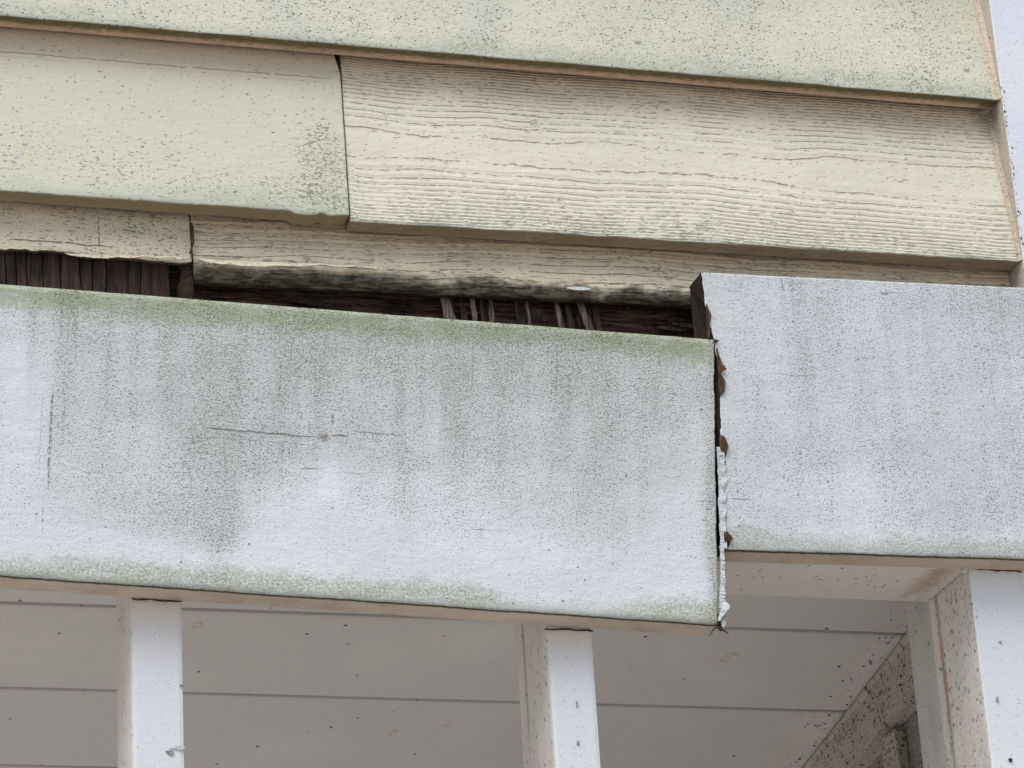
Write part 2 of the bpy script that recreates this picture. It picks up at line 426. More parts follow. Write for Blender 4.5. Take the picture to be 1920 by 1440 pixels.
def nail(px, py, Y, rad, mat, parent, out=0.0010, name='nail'):
    c = aty(px, py, Y); n = 14; vs, fs = [(0, -out, 0)], []
    for ring, (rr, dy) in enumerate(((rad*0.75, -out), (rad, -out*0.5), (rad*1.02, 0.003))):
        for k in range(n):
            t = 2*math.pi*k/n; vs.append((rr*math.cos(t), dy, rr*math.sin(t)))
    for k in range(n):
        fs.append((0, 1+k, 1+(k+1) % n))
        for q in (0, 1): fs.append((1+q*n+k, 1+(q+1)*n+k, 1+(q+1)*n+(k+1) % n, 1+q*n+(k+1) % n))
    o = mesh(name, vs, fs, [mat]); o.location = c
    bpy.context.view_layer.update(); o.parent = parent; o.matrix_parent_inverse = parent.matrix_world.inverted()
    return o

# ------------------------------------------------------------------ ground
gm_, g, bs = new_mat('gravel path')
tc = g.node('ShaderNodeTexCoord'); nz = g.noise(S(g, tc.outputs['Object']), 6, 0.7)
finish(g, bs, g.mix((0.38, 0.34, 0.295), (0.50, 0.455, 0.40), nz), 0.9, nz, 0.02)
gr = mesh('ground', [(-400, -400, 0), (400, -400, 0), (400, 400, 0), (-400, 400, 0)], [(0, 1, 2, 3)], [gm_])
tag(gr, kind='structure')

# ------------------------------------------------------------------ siding wall
XL = -0.75                                                   # boards run on past the left of the frame
Z1, Z2, Z2R, X_END = 3.193, 2.9975, 2.9915, 1.4335
XJ_T, XJ_B = aty(638, 112, 0.03)[0], aty(656, 405)[0]
DEP = 0.0295
def face_y(z, zb): return 0.030*(z-zb)/0.1975
def uvb(px, py, zb): p = aty(px, py, 0.012); return (float(p[0]), float(p[2]-zb))

wall = empty('siding_wall', (0.4, 0.05, 2.6))
tag(wall, 'weathered cream lap siding wall with a dark rotten gap along its bottom', 'wall')

def B(px, py, zb, su, sv, amp): a = uvb(px, py, zb); return (a[0], a[1], su, sv, amp)
m_r1 = paint('cream paint top row', (0.640, 0.608, 0.463), grainy=0.6, seed=1.3, back_shade=True, mild=0.22, dots=(150, 0.55), speck=0.40, speck_scale=(380, 420), green_bot=(0.030, 0.85), green=(0.34, 0.37, 0.22),
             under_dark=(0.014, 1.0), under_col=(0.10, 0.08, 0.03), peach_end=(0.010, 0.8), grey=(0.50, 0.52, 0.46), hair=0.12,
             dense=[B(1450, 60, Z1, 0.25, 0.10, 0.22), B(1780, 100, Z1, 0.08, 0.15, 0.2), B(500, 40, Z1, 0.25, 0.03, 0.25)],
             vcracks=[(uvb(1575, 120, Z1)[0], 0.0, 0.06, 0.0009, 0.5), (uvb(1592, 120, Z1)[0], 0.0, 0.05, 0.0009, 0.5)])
m_r2l = paint('cream paint smooth board', (0.612, 0.589, 0.455), grainy=0.4, dots=(120, 0.06), seed=4.1, back_shade=True, mild=0.16, mild_gain=0.6, speck_dark=0.62, speck=0.18, speck_scale=(230, 320), green_bot=(0.034, 0.8), green=(0.36, 0.39, 0.24),
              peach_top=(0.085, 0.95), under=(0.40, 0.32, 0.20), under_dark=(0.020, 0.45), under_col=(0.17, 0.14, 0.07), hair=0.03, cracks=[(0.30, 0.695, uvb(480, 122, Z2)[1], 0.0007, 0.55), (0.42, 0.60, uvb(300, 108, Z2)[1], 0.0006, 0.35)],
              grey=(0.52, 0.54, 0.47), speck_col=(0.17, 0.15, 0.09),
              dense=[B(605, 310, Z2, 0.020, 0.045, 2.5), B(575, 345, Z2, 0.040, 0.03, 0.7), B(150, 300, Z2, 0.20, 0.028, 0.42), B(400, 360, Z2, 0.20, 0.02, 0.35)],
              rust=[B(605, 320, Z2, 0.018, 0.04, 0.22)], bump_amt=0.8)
m_r2r = paint('cream paint ridged board', (0.69, 0.643, 0.503), grainy=0.5, seed=8.7, back_shade=True, mild=0.25, mild_gain=0.5, speck=0.25, speck_scale=(150, 420), green_bot=(0.02, 0.15),
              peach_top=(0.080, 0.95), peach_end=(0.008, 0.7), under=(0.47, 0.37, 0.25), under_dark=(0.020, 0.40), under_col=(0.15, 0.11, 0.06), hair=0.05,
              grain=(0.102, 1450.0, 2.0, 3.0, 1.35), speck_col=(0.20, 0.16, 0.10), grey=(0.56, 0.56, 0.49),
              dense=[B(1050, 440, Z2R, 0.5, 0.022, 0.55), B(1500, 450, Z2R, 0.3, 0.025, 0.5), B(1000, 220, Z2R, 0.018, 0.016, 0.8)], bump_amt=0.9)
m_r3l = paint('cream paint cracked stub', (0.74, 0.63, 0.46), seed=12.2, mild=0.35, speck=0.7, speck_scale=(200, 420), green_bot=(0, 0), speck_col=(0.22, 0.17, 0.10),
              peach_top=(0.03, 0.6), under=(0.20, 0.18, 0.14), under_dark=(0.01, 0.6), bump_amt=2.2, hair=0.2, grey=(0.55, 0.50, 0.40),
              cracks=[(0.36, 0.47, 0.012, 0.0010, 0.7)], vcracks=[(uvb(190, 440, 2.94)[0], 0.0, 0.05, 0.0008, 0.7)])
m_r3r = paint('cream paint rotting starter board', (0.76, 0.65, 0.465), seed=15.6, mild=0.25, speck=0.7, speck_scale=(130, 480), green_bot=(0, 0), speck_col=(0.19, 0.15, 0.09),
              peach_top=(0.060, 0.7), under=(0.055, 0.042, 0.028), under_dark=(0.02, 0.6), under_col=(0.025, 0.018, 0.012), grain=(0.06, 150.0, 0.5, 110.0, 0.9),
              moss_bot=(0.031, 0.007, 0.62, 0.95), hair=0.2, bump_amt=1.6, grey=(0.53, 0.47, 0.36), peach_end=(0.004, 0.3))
m_cavity = raw_wood('rotten wood dark', (0.018, 0.011, 0.009), (0.19, 0.125, 0.085), (28, 240), 2.0, 0.6)
m_slat = raw_wood('rotten wood upright grain', (0.026, 0.018, 0.014), (0.125, 0.088, 0.066), (190, 12), 5.0, 0.45)
m_fibre = raw_wood('split wood fibre', (0.07, 0.050, 0.036), (0.42, 0.33, 0.25), (500, 20), 7.0, 0.15)
m_brown = raw_wood('bare brown wood', (0.035, 0.020, 0.012), (0.16, 0.085, 0.045), (300, 60), 9.0, 0.2)
m_end = raw_wood('dark end grain', (0.018, 0.013, 0.009), (0.075, 0.05, 0.03), (200, 200), 11.0, 0.3)

rows = []
def lap(name, x0, x1t, x1b, zb0, zb1, ztop0, ztop1, mat, x0t=None, x0b=None, label=None, yo=0.0, **kw):
    x0t = x0 if x0t is None else x0t; x0b = x0 if x0b is None else x0b
    o = plank(name, (x0t, face_y(ztop0, zb0)+yo, ztop0), (x1t, face_y(ztop1, zb1)+yo, ztop1), (x1b, yo, zb1), (x0b, yo, zb0), DEP, [mat, m_end], wall, end_mat=0, **kw)
    if label: o['label'] = label
    return o
lap('siding_board', XL, X_END, X_END, 3.3885, 3.3885, 3.60, 3.60, m_r1, nu=40, seed=1)
r1 = lap('siding_board', XL, X_END, X_END, Z1, Z1, 3.412, 3.412, m_r1, nu=220, nv=40, seed=2, label='full width board with green algae along its lower edge')
def jag2(x):
    d = 0.0
    for a, b, h in ((0.632, 0.655, 0.0), (0.640, 0.668, -0.0035), (0.672, 0.688, -0.002)):
        if a < x < b: d += h*math.sin(math.pi*(x-a)/(b-a))**0.5
    return d+0.0006*float(n1(x*160, 4))
r2l = lap('siding_board', XL, XJ_T-0.0008, XJ_B-0.0008, Z2, Z2, 3.214, 3.214, m_r2l, nu=260, nv=36, seed=3, yo=-0.0015, jag_bot=jag2, warp=0.0004, jag_r=lambda v, un: -0.0045*max(0.0, (v-0.178)/0.02)-0.0004*abs(float(n1(v*120, 50))),
          label='smooth board left of the upright joint')
r2r = lap('siding_board', XL, X_END, X_END, Z2R, 2.9985, 3.210, 3.2125, m_r2r, x0t=XJ_T+0.0008, x0b=XJ_B+0.0008, nu=220, nv=50, seed=4,
          label='rough board with raised wood grain right of the upright joint')
# third row: a rotted stub on the left, then a narrow starter board
Z3R0 = aty(600, 538, 0.018)[2]; Z3R1 = aty(1300, 554, 0.018)[2]
XS = aty(357, 440, 0.022)[0]
Z3L = aty(150, 474, 0.020)[2]
def yy3(z): return 0.0305-(2.9975-z)*0.16
def jag3(x):
    return 0.0022*float(n1(x*38, 6))+0.0012*float(n1(x*140, 7))
r3l = plank('siding_board', (XL, yy3(3.012), 3.012), (XS+0.0006, yy3(3.012), 3.012), (XS+0.0008, yy3(Z3L), Z3L-0.001), (XL, yy3(Z3L), Z3L+0.001), 0.008, [m_r3l, m_end], wall,
            nu=260, nv=16, r=0.001, jag_bot=jag3, seed=5, warp=0.0011)
r3l['label'] = 'broken board stub over the dark gap'
r3r = plank('siding_board', (XS+0.002, yy3(3.008), 3.008), (X_END, yy3(3.012), 3.012), (X_END, yy3(Z3R1), Z3R1), (XS+0.003, yy3(Z3R0), Z3R0), 0.021, [m_r3r, m_end], wall,
            nu=240, nv=24, r=0.002, seed=6, warp=0.0007, round_r=0.016, end_mat=0)
r3r['label'] = 'narrow board with its lower edge rotted dark'
# peeling film along the third row's foot
for (xa, xb, ya, yb, yc, yd) in ((372, 705, 486, 500, 494, 504), (120, 340, 476, 482, 480, 486)):
    k = 26; le, ri = [], []
    for i in range(k):
        t = i/(k-1); x = xa+(xb-xa)*t
        e = 2.5*float(n1(t*9, 3))+1.5*float(n1(t*23, 5)); th = (yc-ya+(yd-yb-(yc-ya))*t)*math.sin(math.pi*min(1, t*1.2+0.1))**0.6
        le.append(aty(x, ya+(yb-ya)*t+e*0.4-1, 0.016)); ri.append(aty(x+2, ya+(yb-ya)*t+max(2.0, th)+e, 0.0115+0.002*float(n1(t*6, 9))))
    strip('peeling_paint', le, ri, 0.0007, [m_r3l, m_brown], wall)
# frames of dirt: crack ridge between stub and starter board
k = 14; le, ri = [], []
for i in range(k):
    t = i/(k-1); y = 418+56*t; x = 358+5*math.sin(t*3.1)-2
    le.append(aty(x-1+1.5*float(n1(t*7, 2)), y, 0.019)); ri.append(aty(x+3+2*float(n1(t*6, 8)), y, 0.0175))
strip('caulk', le, ri, 0.002, [m_brown, m_brown], wall)

sheath = box('sheathing_board', (XL, 0.052, 2.80), (1.60, 0.070, 3.60), [m_cavity], wall, 0.001, 'z')
sheath['label'] = 'dark rotten sheathing seen through the gap'
# upright broken slats at the left of the gap
edges = [-70, -32, 10, 29, 49, 79, 113, 150, 172, 198, 262, 317]
for i in range(len(edges)-1):
    xa, xb = edges[i]+1.2, edges[i+1]-1.2
    yp = 0.036+0.003*random.random()
    k = 9; le, ri = [], []
    for j in range(k):
        t = j/(k-1); y = 452+118*t
        le.append(aty(xa+1.5*float(n1(t*4, i))+(2*t), y+xa*0.02, yp+0.0006*float(n1(t*5, i+3)))); ri.append(aty(xb+1.5*float(n1(t*4, i+1))+2*t, y+xa*0.02, yp+0.0008*float(n1(t*5, i+9))))
    strip('sheathing_slat', le, ri, 0.010, [m_slat], wall)
# lump beside the slats
k = 10; le, ri = [], []
for j in range(k):
    t = j/(k-1); y = 478+90*t
    le.append(aty(334+5*math.sin(t*4)+3*float(n1(t*6, 4)), y, 0.030)); ri.append(aty(361+2*float(n1(t*5, 7)), y, 0.028))
strip('wood_block', le, ri, 0.015, [m_end], wall)
# delaminated veneer strips inside the gap
for (x0, y0, x1, y1, wa, wb, dy) in ((832, 556, 846, 604, 14, 22, 0), (866, 556, 872, 604, 8, 10, 1), (884, 556, 892, 606, 9, 8, 0), (904, 558, 908, 608, 10, 9, 1), (919, 558, 923, 606, 6, 9, 0),
        (1040, 560, 1056, 618, 7, 10, 0), (1062, 562, 1072, 618, 9, 12, 1), (1084, 562, 1106, 618, 12, 14, 0), (1112, 564, 1124, 622, 9, 12, 1),
        (966, 560, 978, 604, 8, 14, 1), (986, 566, 994, 606, 6, 3, 0), (846, 556, 852, 600, 6, 3, 1), (1072, 560, 1090, 612, 5, 8, 1), (1098, 562, 1112, 616, 4, 7, 1)):
    k = 8; le, ri = [], []
    for j in range(k):
        t = j/(k-1)*1.15; x = x0+(x1-x0)*t; y = y0-6+(y1-y0+6)*t; ww = (wa+(wb-wa)*t)/2*(0.45 if j == 0 else 1)
        Y = 0.041+0.005*dy-0.004*math.sin(t*2.2)
        le.append(aty(x-ww+1.2*float(n1(t*5, int(x0) % 97)), y, Y)); ri.append(aty(x+ww+1.2*float(n1(t*5+3, int(x0) % 89)), y, Y+0.002))
    strip('wood_splinter', le, ri, 0.002, [m_fibre if dy == 0 else m_slat], wall)
rq = random.Random(31)
for q in range(30):                                          # torn veneer hanging in ragged layers
    xa = rq.uniform(380, 1285); ln = rq.uniform(25, 130)*(0.6 if rq.random() < 0.4 else 1); xb = min(1302, xa+ln)
    yt = 552+(xa-600)*0.026+rq.uniform(4, 12+36*max(0, (xa-500)/800)); sl = rq.uniform(-0.03, 0.10); th = rq.uniform(3, 9); Y = rq.uniform(0.043, 0.050)
    k = 12; le, ri = [], []
    for j in range(k):
        t = j/(k-1); x = xa+(xb-xa)*t; tp = math.sin(math.pi*min(0.97, max(0.06, t)))**0.45; y = yt+(x-xa)*sl+0.026*(x-xa)
        le.append(aty(x, y-th*0.4*tp+1.2*float(n1(t*7, q)), Y)); ri.append(aty(x+rq.uniform(-1, 1), y+th*0.6*tp+2.2*float(n1(t*9, q+40)), Y-0.0012-0.001*rq.random()))
    strip('veneer_chip', le, ri, 0.0012, [rq.choice([m_brown, m_cavity, m_cavity, m_slat, m_end])], wall)
# mud dab on the starter board's foot
m_dab = plain('white dropping', (0.6, 0.6, 0.58), 0.8, 0.2, 300)
k = 9; le, ri = [], []
for j in range(k):
    t = j/(k-1); x = 1064+44*t; hh = 4.0*math.sin(math.pi*min(1, max(0.06, t)))**0.7
    le.append(aty(x, 539+2*t-hh*0.6, 0.0125)); ri.append(aty(x, 540+2*t+hh*0.7, 0.0120))
strip('white_mark', le, ri, 0.002, [m_dab], wall)
m_nail = plain('painted nail head', (0.60, 0.60, 0.54), 0.6, 0.15, 400)
for (px_, py_, zb, par) in ((30, 293, Z2, r2l), (1195, 75, Z1, r1), (1811, 127, Z1, r1)):
    p = aty(px_, py_, 0.012); nail(px_, py_, face_y(p[2], zb)-0.0015, 0.0036, m_nail, par)

# ------------------------------------------------------------------ white corner board on the right
m_trim = paint('white corner paint', (0.74, 0.75, 0.79), seed=21.0, mild=0.02, mild_gain=0.25, speck=0.2, green_bot=(0, 0), flecks=0.012, hair=0.02, bump_amt=0.5, under_dark=(0.001, 0))
m_trim_side = paint('dirty corner paint', (0.55, 0.48, 0.40), seed=22.0, mild=0.4, speck=0.7, green_bot=(0, 0), flecks=0.10, hair=0.3, bump_amt=1.4, speck_col=(0.12, 0.08, 0.05), grey=(0.42, 0.37, 0.31))
fm_side = lambda n: 1 if n.x < -0.5 else 0
xc = float(np.mean([aty(1856, 0, -0.006)[0], aty(1916, 486, -0.006)[0]]))
corner = box('corner_board', (xc, -0.006, 2.55), (xc+0.32, 0.05, 3.60), [m_trim, m_trim_side], None, 0.0018, 'z', fm_side)
tag(corner, 'upright white corner board at the top right, closing the ends of the cream siding', 'corner board')
m_caulk = paint('old cream caulk', (0.62, 0.53, 0.42), seed=24.0, mild=0.4, speck=0.6, green_bot=(0, 0), flecks=0.08, hair=0.2, bump_amt=2.0, grey=(0.45, 0.38, 0.28))
for (ya, yb, zb, zt) in ((-20, 188, Z1, 3.39), (226, 484, 2.9985, 3.19)):
    k = 30; le, ri = [], []
    for j in range(k):
        t = j/(k-1); z = zt+(zb-zt)*t; y = face_y(z, zb)
        le.append((X_END-0.0035+0.0016*float(n1(t*9, 12)), y-0.0012, z)); ri.append((xc+0.0006, y-0.0035-0.002*t+0.0012*float(n1(t*12, 14)), z))
    strip('caulk_bead', le, ri, 0.004, [m_caulk], corner)

rc = random.Random(23); vs, fs = [], []
m_cdirt = plain('corner dirt', (0.10, 0.08, 0.065), 0.9, 0.4, 400)
for q in range(70):
    z = 2.985+0.225*rc.random(); x = xc+0.0005+abs(rc.gauss(0, 0.0022)); rad = 0.0004+0.0010*rc.random()**3; b0 = len(vs)
    for v in ((1, 0, 0), (-1, 0, 0), (0, 0.6, 0), (0, -0.6, 0), (0, 0, 1.8), (0, 0, -1.8)): vs.append((x+v[0]*rad*(0.6+0.7*rc.random()), -0.0062+v[1]*rad, z+v[2]*rad*(0.6+0.7*rc.random())))
    fs += [tuple(b0+k for k in f_) for f_ in ((0, 2, 4), (2, 1, 4), (1, 3, 4), (3, 0, 4), (2, 0, 5), (1, 2, 5), (3, 1, 5), (0, 3, 5))]
org = np.array([xc, -0.006, 3.0]); o = mesh('dirt_specks', np.array(vs)-org, fs, [m_cdirt]); o.location = org; o['kind'] = 'stuff'
bpy.context.view_layer.update(); o.parent = corner; o.matrix_parent_inverse = corner.matrix_world.inverted()

# ------------------------------------------------------------------ fascia boards
YF = -0.034
A = aty(0, 533, YF); Bq = aty(1338, 637, YF); Cq = aty(1345, 1172, YF); Dq = aty(0, 1080, YF)
def ext(p, q, x): t = (x-p[0])/(q[0]-p[0]); return p+(q-p)*t
A2, D2 = ext(A, Bq, XL), ext(Dq, Cq, XL)
def fuv(px, py):
    p = aty(px, py, YF); t = (p[0]-D2[0])/(Cq[0]-D2[0]); zb = D2[2]+(Cq[2]-D2[2])*t; return (float(p[0]), float(p[2]-zb))
def FB(px, py, su, sv, amp): a = fuv(px, py); return (a[0], a[1], su, sv, amp)
def FC(xa, xb, y, wd, dp): a = fuv(xa, y); b = fuv(xb, y); return (a[0], b[0], (a[1]+b[1])/2, wd, dp)
def FV(x, ya, yb, wd, dp): a = fuv(x, yb); b = fuv(x, ya); return ((a[0]+b[0])/2, a[1], b[1], wd, dp)
m_fl = paint('white paint loose fascia', WHITE, drip=0.45, dots=(140, 0.07), seed=31.0, streak=(15, 1.4), mild=0.66, mild_gain=0.60, speck=0.80, speck_scale=(500, 600), grey=(0.47, 0.485, 0.44), speck_dark=0.42, green_bot=(0.032, 1.0), green_top=(0.030, 1.0), green=(0.30, 0.33, 0.17),
             bump_amt=0.9, under=(0.60, 0.51, 0.42), under_dark=(0.0045, 1.0), under_col=(0.02, 0.015, 0.01), hair=0.22,  # near-black lower arris: algae stain with a contact shadow painted in
             mildew=[FB(405, 965, 0.026, 0.075, 0.9), FB(400, 720, 0.045, 0.10, 0.22), FB(250, 800, 0.10, 0.10, 0.15), FB(700, 800, 0.25, 0.10, 0.18), FB(600, 640, 0.40, 0.035, 0.30), FB(1338, 1040, 0.012, 0.12, 1.6), FB(1100, 620, 0.30, 0.03, 0.3), FB(750, 960, 0.012, 0.06, 0.35), FB(1110, 850, 0.02, 0.08, 0.3), FB(1336, 760, 0.006, 0.08, 0.35), FB(1000, 700, 0.2, 0.06, 0.2)],
             clean=[FB(100, 1030, 0.18, 0.022, 0.9), FB(640, 1020, 0.09, 0.07, 0.40), FB(1000, 1095, 0.25, 0.045, 0.75), FB(610, 910, 0.016, 0.04, 0.40), FB(20, 750, 0.03, 0.14, 0.5), FB(1240, 1020, 0.04, 0.07, 0.4)],
             rust=[FB(608, 823, 0.005, 0.004, 0.5), FB(1338, 1010, 0.004, 0.03, 0.25)],
             cracks=[FC(365, 592, 811, 0.0010, 0.70), FC(606, 640, 816, 0.0022, 1.0), FC(640, 745, 812, 0.0007, 0.55), FC(502, 522, 878, 0.0011, 0.9), FC(546, 592, 878, 0.0011, 0.85), FC(630, 680, 888, 0.0007, 0.5), FC(596, 620, 766, 0.0011, 0.9), FC(582, 606, 779, 0.0011, 0.9), FC(876, 916, 993, 0.0012, 0.75), FC(1285, 1346, 940, 0.0008, 0.55)],  # the wide split at the nail's lower right paints its crescent shadow
             vcracks=[FV(82, 720, 920, 0.0022, 0.65), FV(74, 940, 1005, 0.0012, 0.5), FV(858, 650, 765, 0.0007, 0.45), FV(1334, 800, 980, 0.0007, 0.5), FV(502, 660, 760, 0.0012, 0.35), FV(604, 762, 806, 0.0013, 1.0), FV(527, 834, 866, 0.0014, 1.0), FV(578, 826, 852, 0.0011, 0.8)])
def jagF(v, under): return 0.0009*float(n1(v*60, 21))+0.0005*float(n1(v*220, 22))
fl = plank('fascia_board', A2, Bq, Cq, D2, 0.034, [m_fl, m_end], None, nu=300, nv=60, r=0.0025, kerf=0.0004, warp=0.0007, jag_r=jagF, end_mat=1, seed=31)
tag(fl, 'long white fascia board sagging loose below the dark gap, green along both edges', 'fascia board', 'white fascia boards')
m_steel = plain('weathered nail', (0.46, 0.43, 0.39), 0.5, 0.3, 500)
nl = nail(606, 812, YF-0.0012, 0.0040, m_steel, fl, 0.0012)
nl['label'] = 'popped nail with a rust stain below'

E0 = aty(1313, 511, YF); E1 = aty(1920, 540, YF); E2 = aty(1920, 1048, YF); E3 = aty(1360, 1031, YF)
XR = 2.1
E1b, E2b = ext(E0, E1, XR), ext(E3, E2, XR)
E3 = np.array([E3[0], YF, ext(E3, E2, E3[0])[2]])
def ruv(px, py):
    p = aty(px, py, YF); return (float(p[0]), float(p[2]-ext(E3, E2b, p[0])[2]))
def RB(px, py, su, sv, amp): a = ruv(px, py); return (a[0], a[1], su, sv, amp)
def RC(xa, xb, y, wd, dp): a = ruv(xa, y); b = ruv(xb, y); return (a[0], b[0], (a[1]+b[1])/2, wd, dp)
def RV(x, ya, yb, wd, dp): a = ruv(x, yb); b = ruv(x, ya); return ((a[0]+b[0])/2, a[1], b[1], wd, dp)
m_fr = paint('white paint fixed fascia', (0.69, 0.700, 0.706), drip=0.45, dots=(150, 0.12), seed=36.0, streak=(13, 2.6), mild=0.70, mild_gain=0.6, speck=0.80, speck_scale=(480, 560), grey=(0.50, 0.51, 0.49), speck_dark=0.42, green_bot=(0.034, 1.1), green_top=(0.004, 0.25), green=(0.33, 0.36, 0.25),
             bump_amt=0.9, under=(0.54, 0.45, 0.36), under_dark=(0.0055, 1.0), under_col=(0.03, 0.02, 0.012), hair=0.18,  # dark line under the arris is stain plus painted contact shadow
             mildew=[RB(1560, 850, 0.12, 0.03, 0.30), RB(1800, 950, 0.10, 0.03, 0.25), RB(1700, 560, 0.2, 0.02, 0.2), RB(1535, 580, 0.010, 0.03, 0.3), RB(1900, 640, 0.04, 0.06, 0.25)],
             clean=[RB(1600, 1010, 0.2, 0.010, 0.5), RB(1450, 760, 0.08, 0.06, 0.2)],
             cracks=[RC(1450, 1540, 704, 0.0006, 0.35), RC(1640, 1720, 728, 0.0006, 0.25), RC(1362, 1420, 936, 0.0008, 0.7), RC(1640, 1700, 550, 0.0008, 0.6)],
             vcracks=[RV(1862, 680, 780, 0.0008, 0.35), RV(1606, 600, 630, 0.0010, 0.5)])
EDGE_Y = [505, 560, 600, 640, 665, 690, 700, 712, 735, 760, 790, 820, 842, 900, 960, 1000, 1012, 1031]
EDGE_X = [1313, 1321, 1329, 1338, 1343, 1353, 1349, 1356, 1353, 1350, 1352, 1349, 1361, 1358, 1360, 1362, 1370, 1364]
EDGE_V = [ruv(1345, y)[1] for y in EDGE_Y]; EDGE_P = [aty(x, y, YF)[0] for x, y in zip(EDGE_X, EDGE_Y)]
def jagR(v, under):                                          # torn outline of the left end, measured from the straight saw cut
    xs = E3[0]+(E0[0]-E3[0])*v/(E0[2]-E3[2])
    d = float(np.interp(v, EDGE_V[::-1], EDGE_P[::-1]))-xs
    if under: return min(d, 0.0)
    return d+0.0008*float(n1(v*90, 41))+0.0006*float(n1(v*260, 42))
frb = plank('fascia_board', E0, E1b, E2b, E3, 0.034, [m_fr, m_end], None, nu=200, nv=170, r=0.002, kerf=0.0004, warp=0.0005, jag_l=jagR, end_mat=1, seed=36)
tag(frb, 'fixed white fascia board with a ragged left end, right of the sagging board', 'fascia board', 'white fascia boards')
for (px_, py_) in ((1755, 770),): nail(px_, py_, YF-0.0002, 0.0040, m_nail, frb, 0.0006)
# torn brown wood and film at its ragged end
def flake(pts, mats, parent, name='paint_flake', Y=YF-0.001, curl=0.004):
    le, ri = [], []
    for (y, xa, xb) in pts: le.append(aty(xa, y, Y)); ri.append(aty(xb, y, Y-curl*(xb-xa)/16))
    return strip(name, le, ri, 0.0008, mats, parent)
flake([(652, 1343, 1345), (668, 1344, 1349), (684, 1345, 1356), (692, 1346, 1363), (697, 1347, 1353), (703, 1348, 1350)], [m_brown, m_brown], frb, 'torn_wood')
flake([(699, 1347, 1351), (712, 1347, 1359), (718, 1348, 1361), (734, 1349, 1358), (741, 1350, 1353)], [m_brown, m_brown], frb, 'torn_wood')
flake([(816, 1350, 1355), (822, 1349, 1361), (836, 1350, 1366), (845, 1352, 1364), (838.5+8, 1354, 1362)], [m_brown, m_brown], frb, 'torn_wood')
flake([(995, 1358, 1362), (1003, 1358, 1370), (1010, 1358, 1375), (1016, 1359, 1366)], [m_brown, m_brown], frb, 'torn_wood')
flake([(571, 1324, 1326), (584, 1325, 1331), (591, 1325, 1334), (606, 1325, 1331), (624, 1326, 1332), (634, 1327, 1330)], [m_brown, m_brown], frb, 'torn_wood', curl=0.001)
flake([(636, 1338, 1343), (639, 1338, 1349), (642, 1339, 1344)], [m_end, m_end], frb, 'torn_wood')
m_film = paint('peeled white film', (0.60, 0.61, 0.63), seed=44, mild=0.4, speck=0.5, green_bot=(0, 0), hair=0.1, under_dark=(0.001, 0), bump_amt=2)
for (ya, yb, xa, xb, w0, w1) in ((838, 935, 1348, 1352, 15, 13), (931, 1028, 1351, 1355, 13, 11), (1024, 1096, 1353, 1355, 8, 9), (1094, 1140, 1354, 1352, 9, 12)):
    k = 34; le, ri = [], []
    for j in range(k):
        t = j/(k-1); y = ya+(yb-ya)*t; x = xa+(xb-xa)*t
        wd = w0+(w1-w0)*t+0.7*abs(math.sin(y*0.21))+1.6*float(n1(y*0.09, 3))+0.8*float(n1(y*0.4, 5))
        le.append(aty(x-4+1.2*float(n1(y*0.13, 8)), y, YF+0.0015)); ri.append(aty(x-4+wd, y, YF-0.0014-0.0008*math.sin(y*0.21)-0.0008*float(n1(y*0.3, 6))))
    strip('peeling_paint', le, ri, 0.0006, [m_film, m_brown], frb)
# torn lower corner of the loose board
flake([(1128, 1357, 1361), (1133, 1354, 1367), (1139, 1352, 1369), (1144, 1351, 1364), (1150, 1349, 1360), (1157, 1347, 1354), (1164, 1346, 1350)], [m_film, m_brown], fl, 'paint_flake', YF-0.002, 0.006)
flake([(1142, 1356, 1359), (1150, 1354, 1362), (1160, 1353, 1358), (1168, 1352, 1361), (1176, 1354, 1358)], [m_film, m_brown], fl, 'paint_flake', YF-0.001, 0.003)
flake([(1150, 1344, 1348), (1160, 1343, 1349), (1170, 1344, 1354), (1178, 1347, 1356), (1183, 1350, 1353)], [m_end, m_end], fl, 'torn_wood', YF+0.002, 0.002)
tube('splinter', [aty(1346, 1168, YF-0.002), aty(1338, 1180, YF-0.004), aty(1330, 1193, YF-0.003)], [0.0012, 0.0009, 0.0004], m_brown, fl)
tube('splinter', [aty(1345, 1176, YF-0.003), aty(1356, 1181, YF-0.005), aty(1366, 1188, YF-0.005)], [0.0013, 0.0012, 0.0006], m_brown, fl)

# ------------------------------------------------------------------ header beam, post, slim uprights
m_soffit = paint('sheltered white paint', (0.67, 0.63, 0.575), seed=51, mild=0.15, mild_gain=0.4, speck=0.25, speck_scale=(200, 260), green_bot=(0, 0), flecks=0.30, fleck_scale=(110, 140), hair=0.05, bump_amt=0.6, under_dark=(0.001, 0), speck_col=(0.14, 0.08, 0.05), grey=(0.48, 0.44, 0.38),
                 rust_v=(1.305, 0.022, 0.65))
m_white = paint('white upright paint', (0.735, 0.742, 0.748), seed=54, streak=(30, 3), mild=0.12, mild_gain=0.4, speck=0.3, green_bot=(0, 0), peach_top=(0.16, 0.75), flecks=0.02, fleck_scale=(110, 90), hair=0.10, bump_amt=0.35, under_dark=(0.001, 0))
m_side = paint('sheltered upright paint', (0.76, 0.715, 0.65), seed=57, streak=(60, 2), mild=0.4, mild_gain=0.6, speck=0.8, rust_v=(0.944, 0.005, 0.6), speck_scale=(340, 150), green_bot=(0, 0), flecks=0.28, fleck_scale=(170, 95), hair=0.2, bump_amt=0.9, under_dark=(0.001, 0), speck_col=(0.13, 0.09, 0.06), grey=(0.47, 0.42, 0.36))
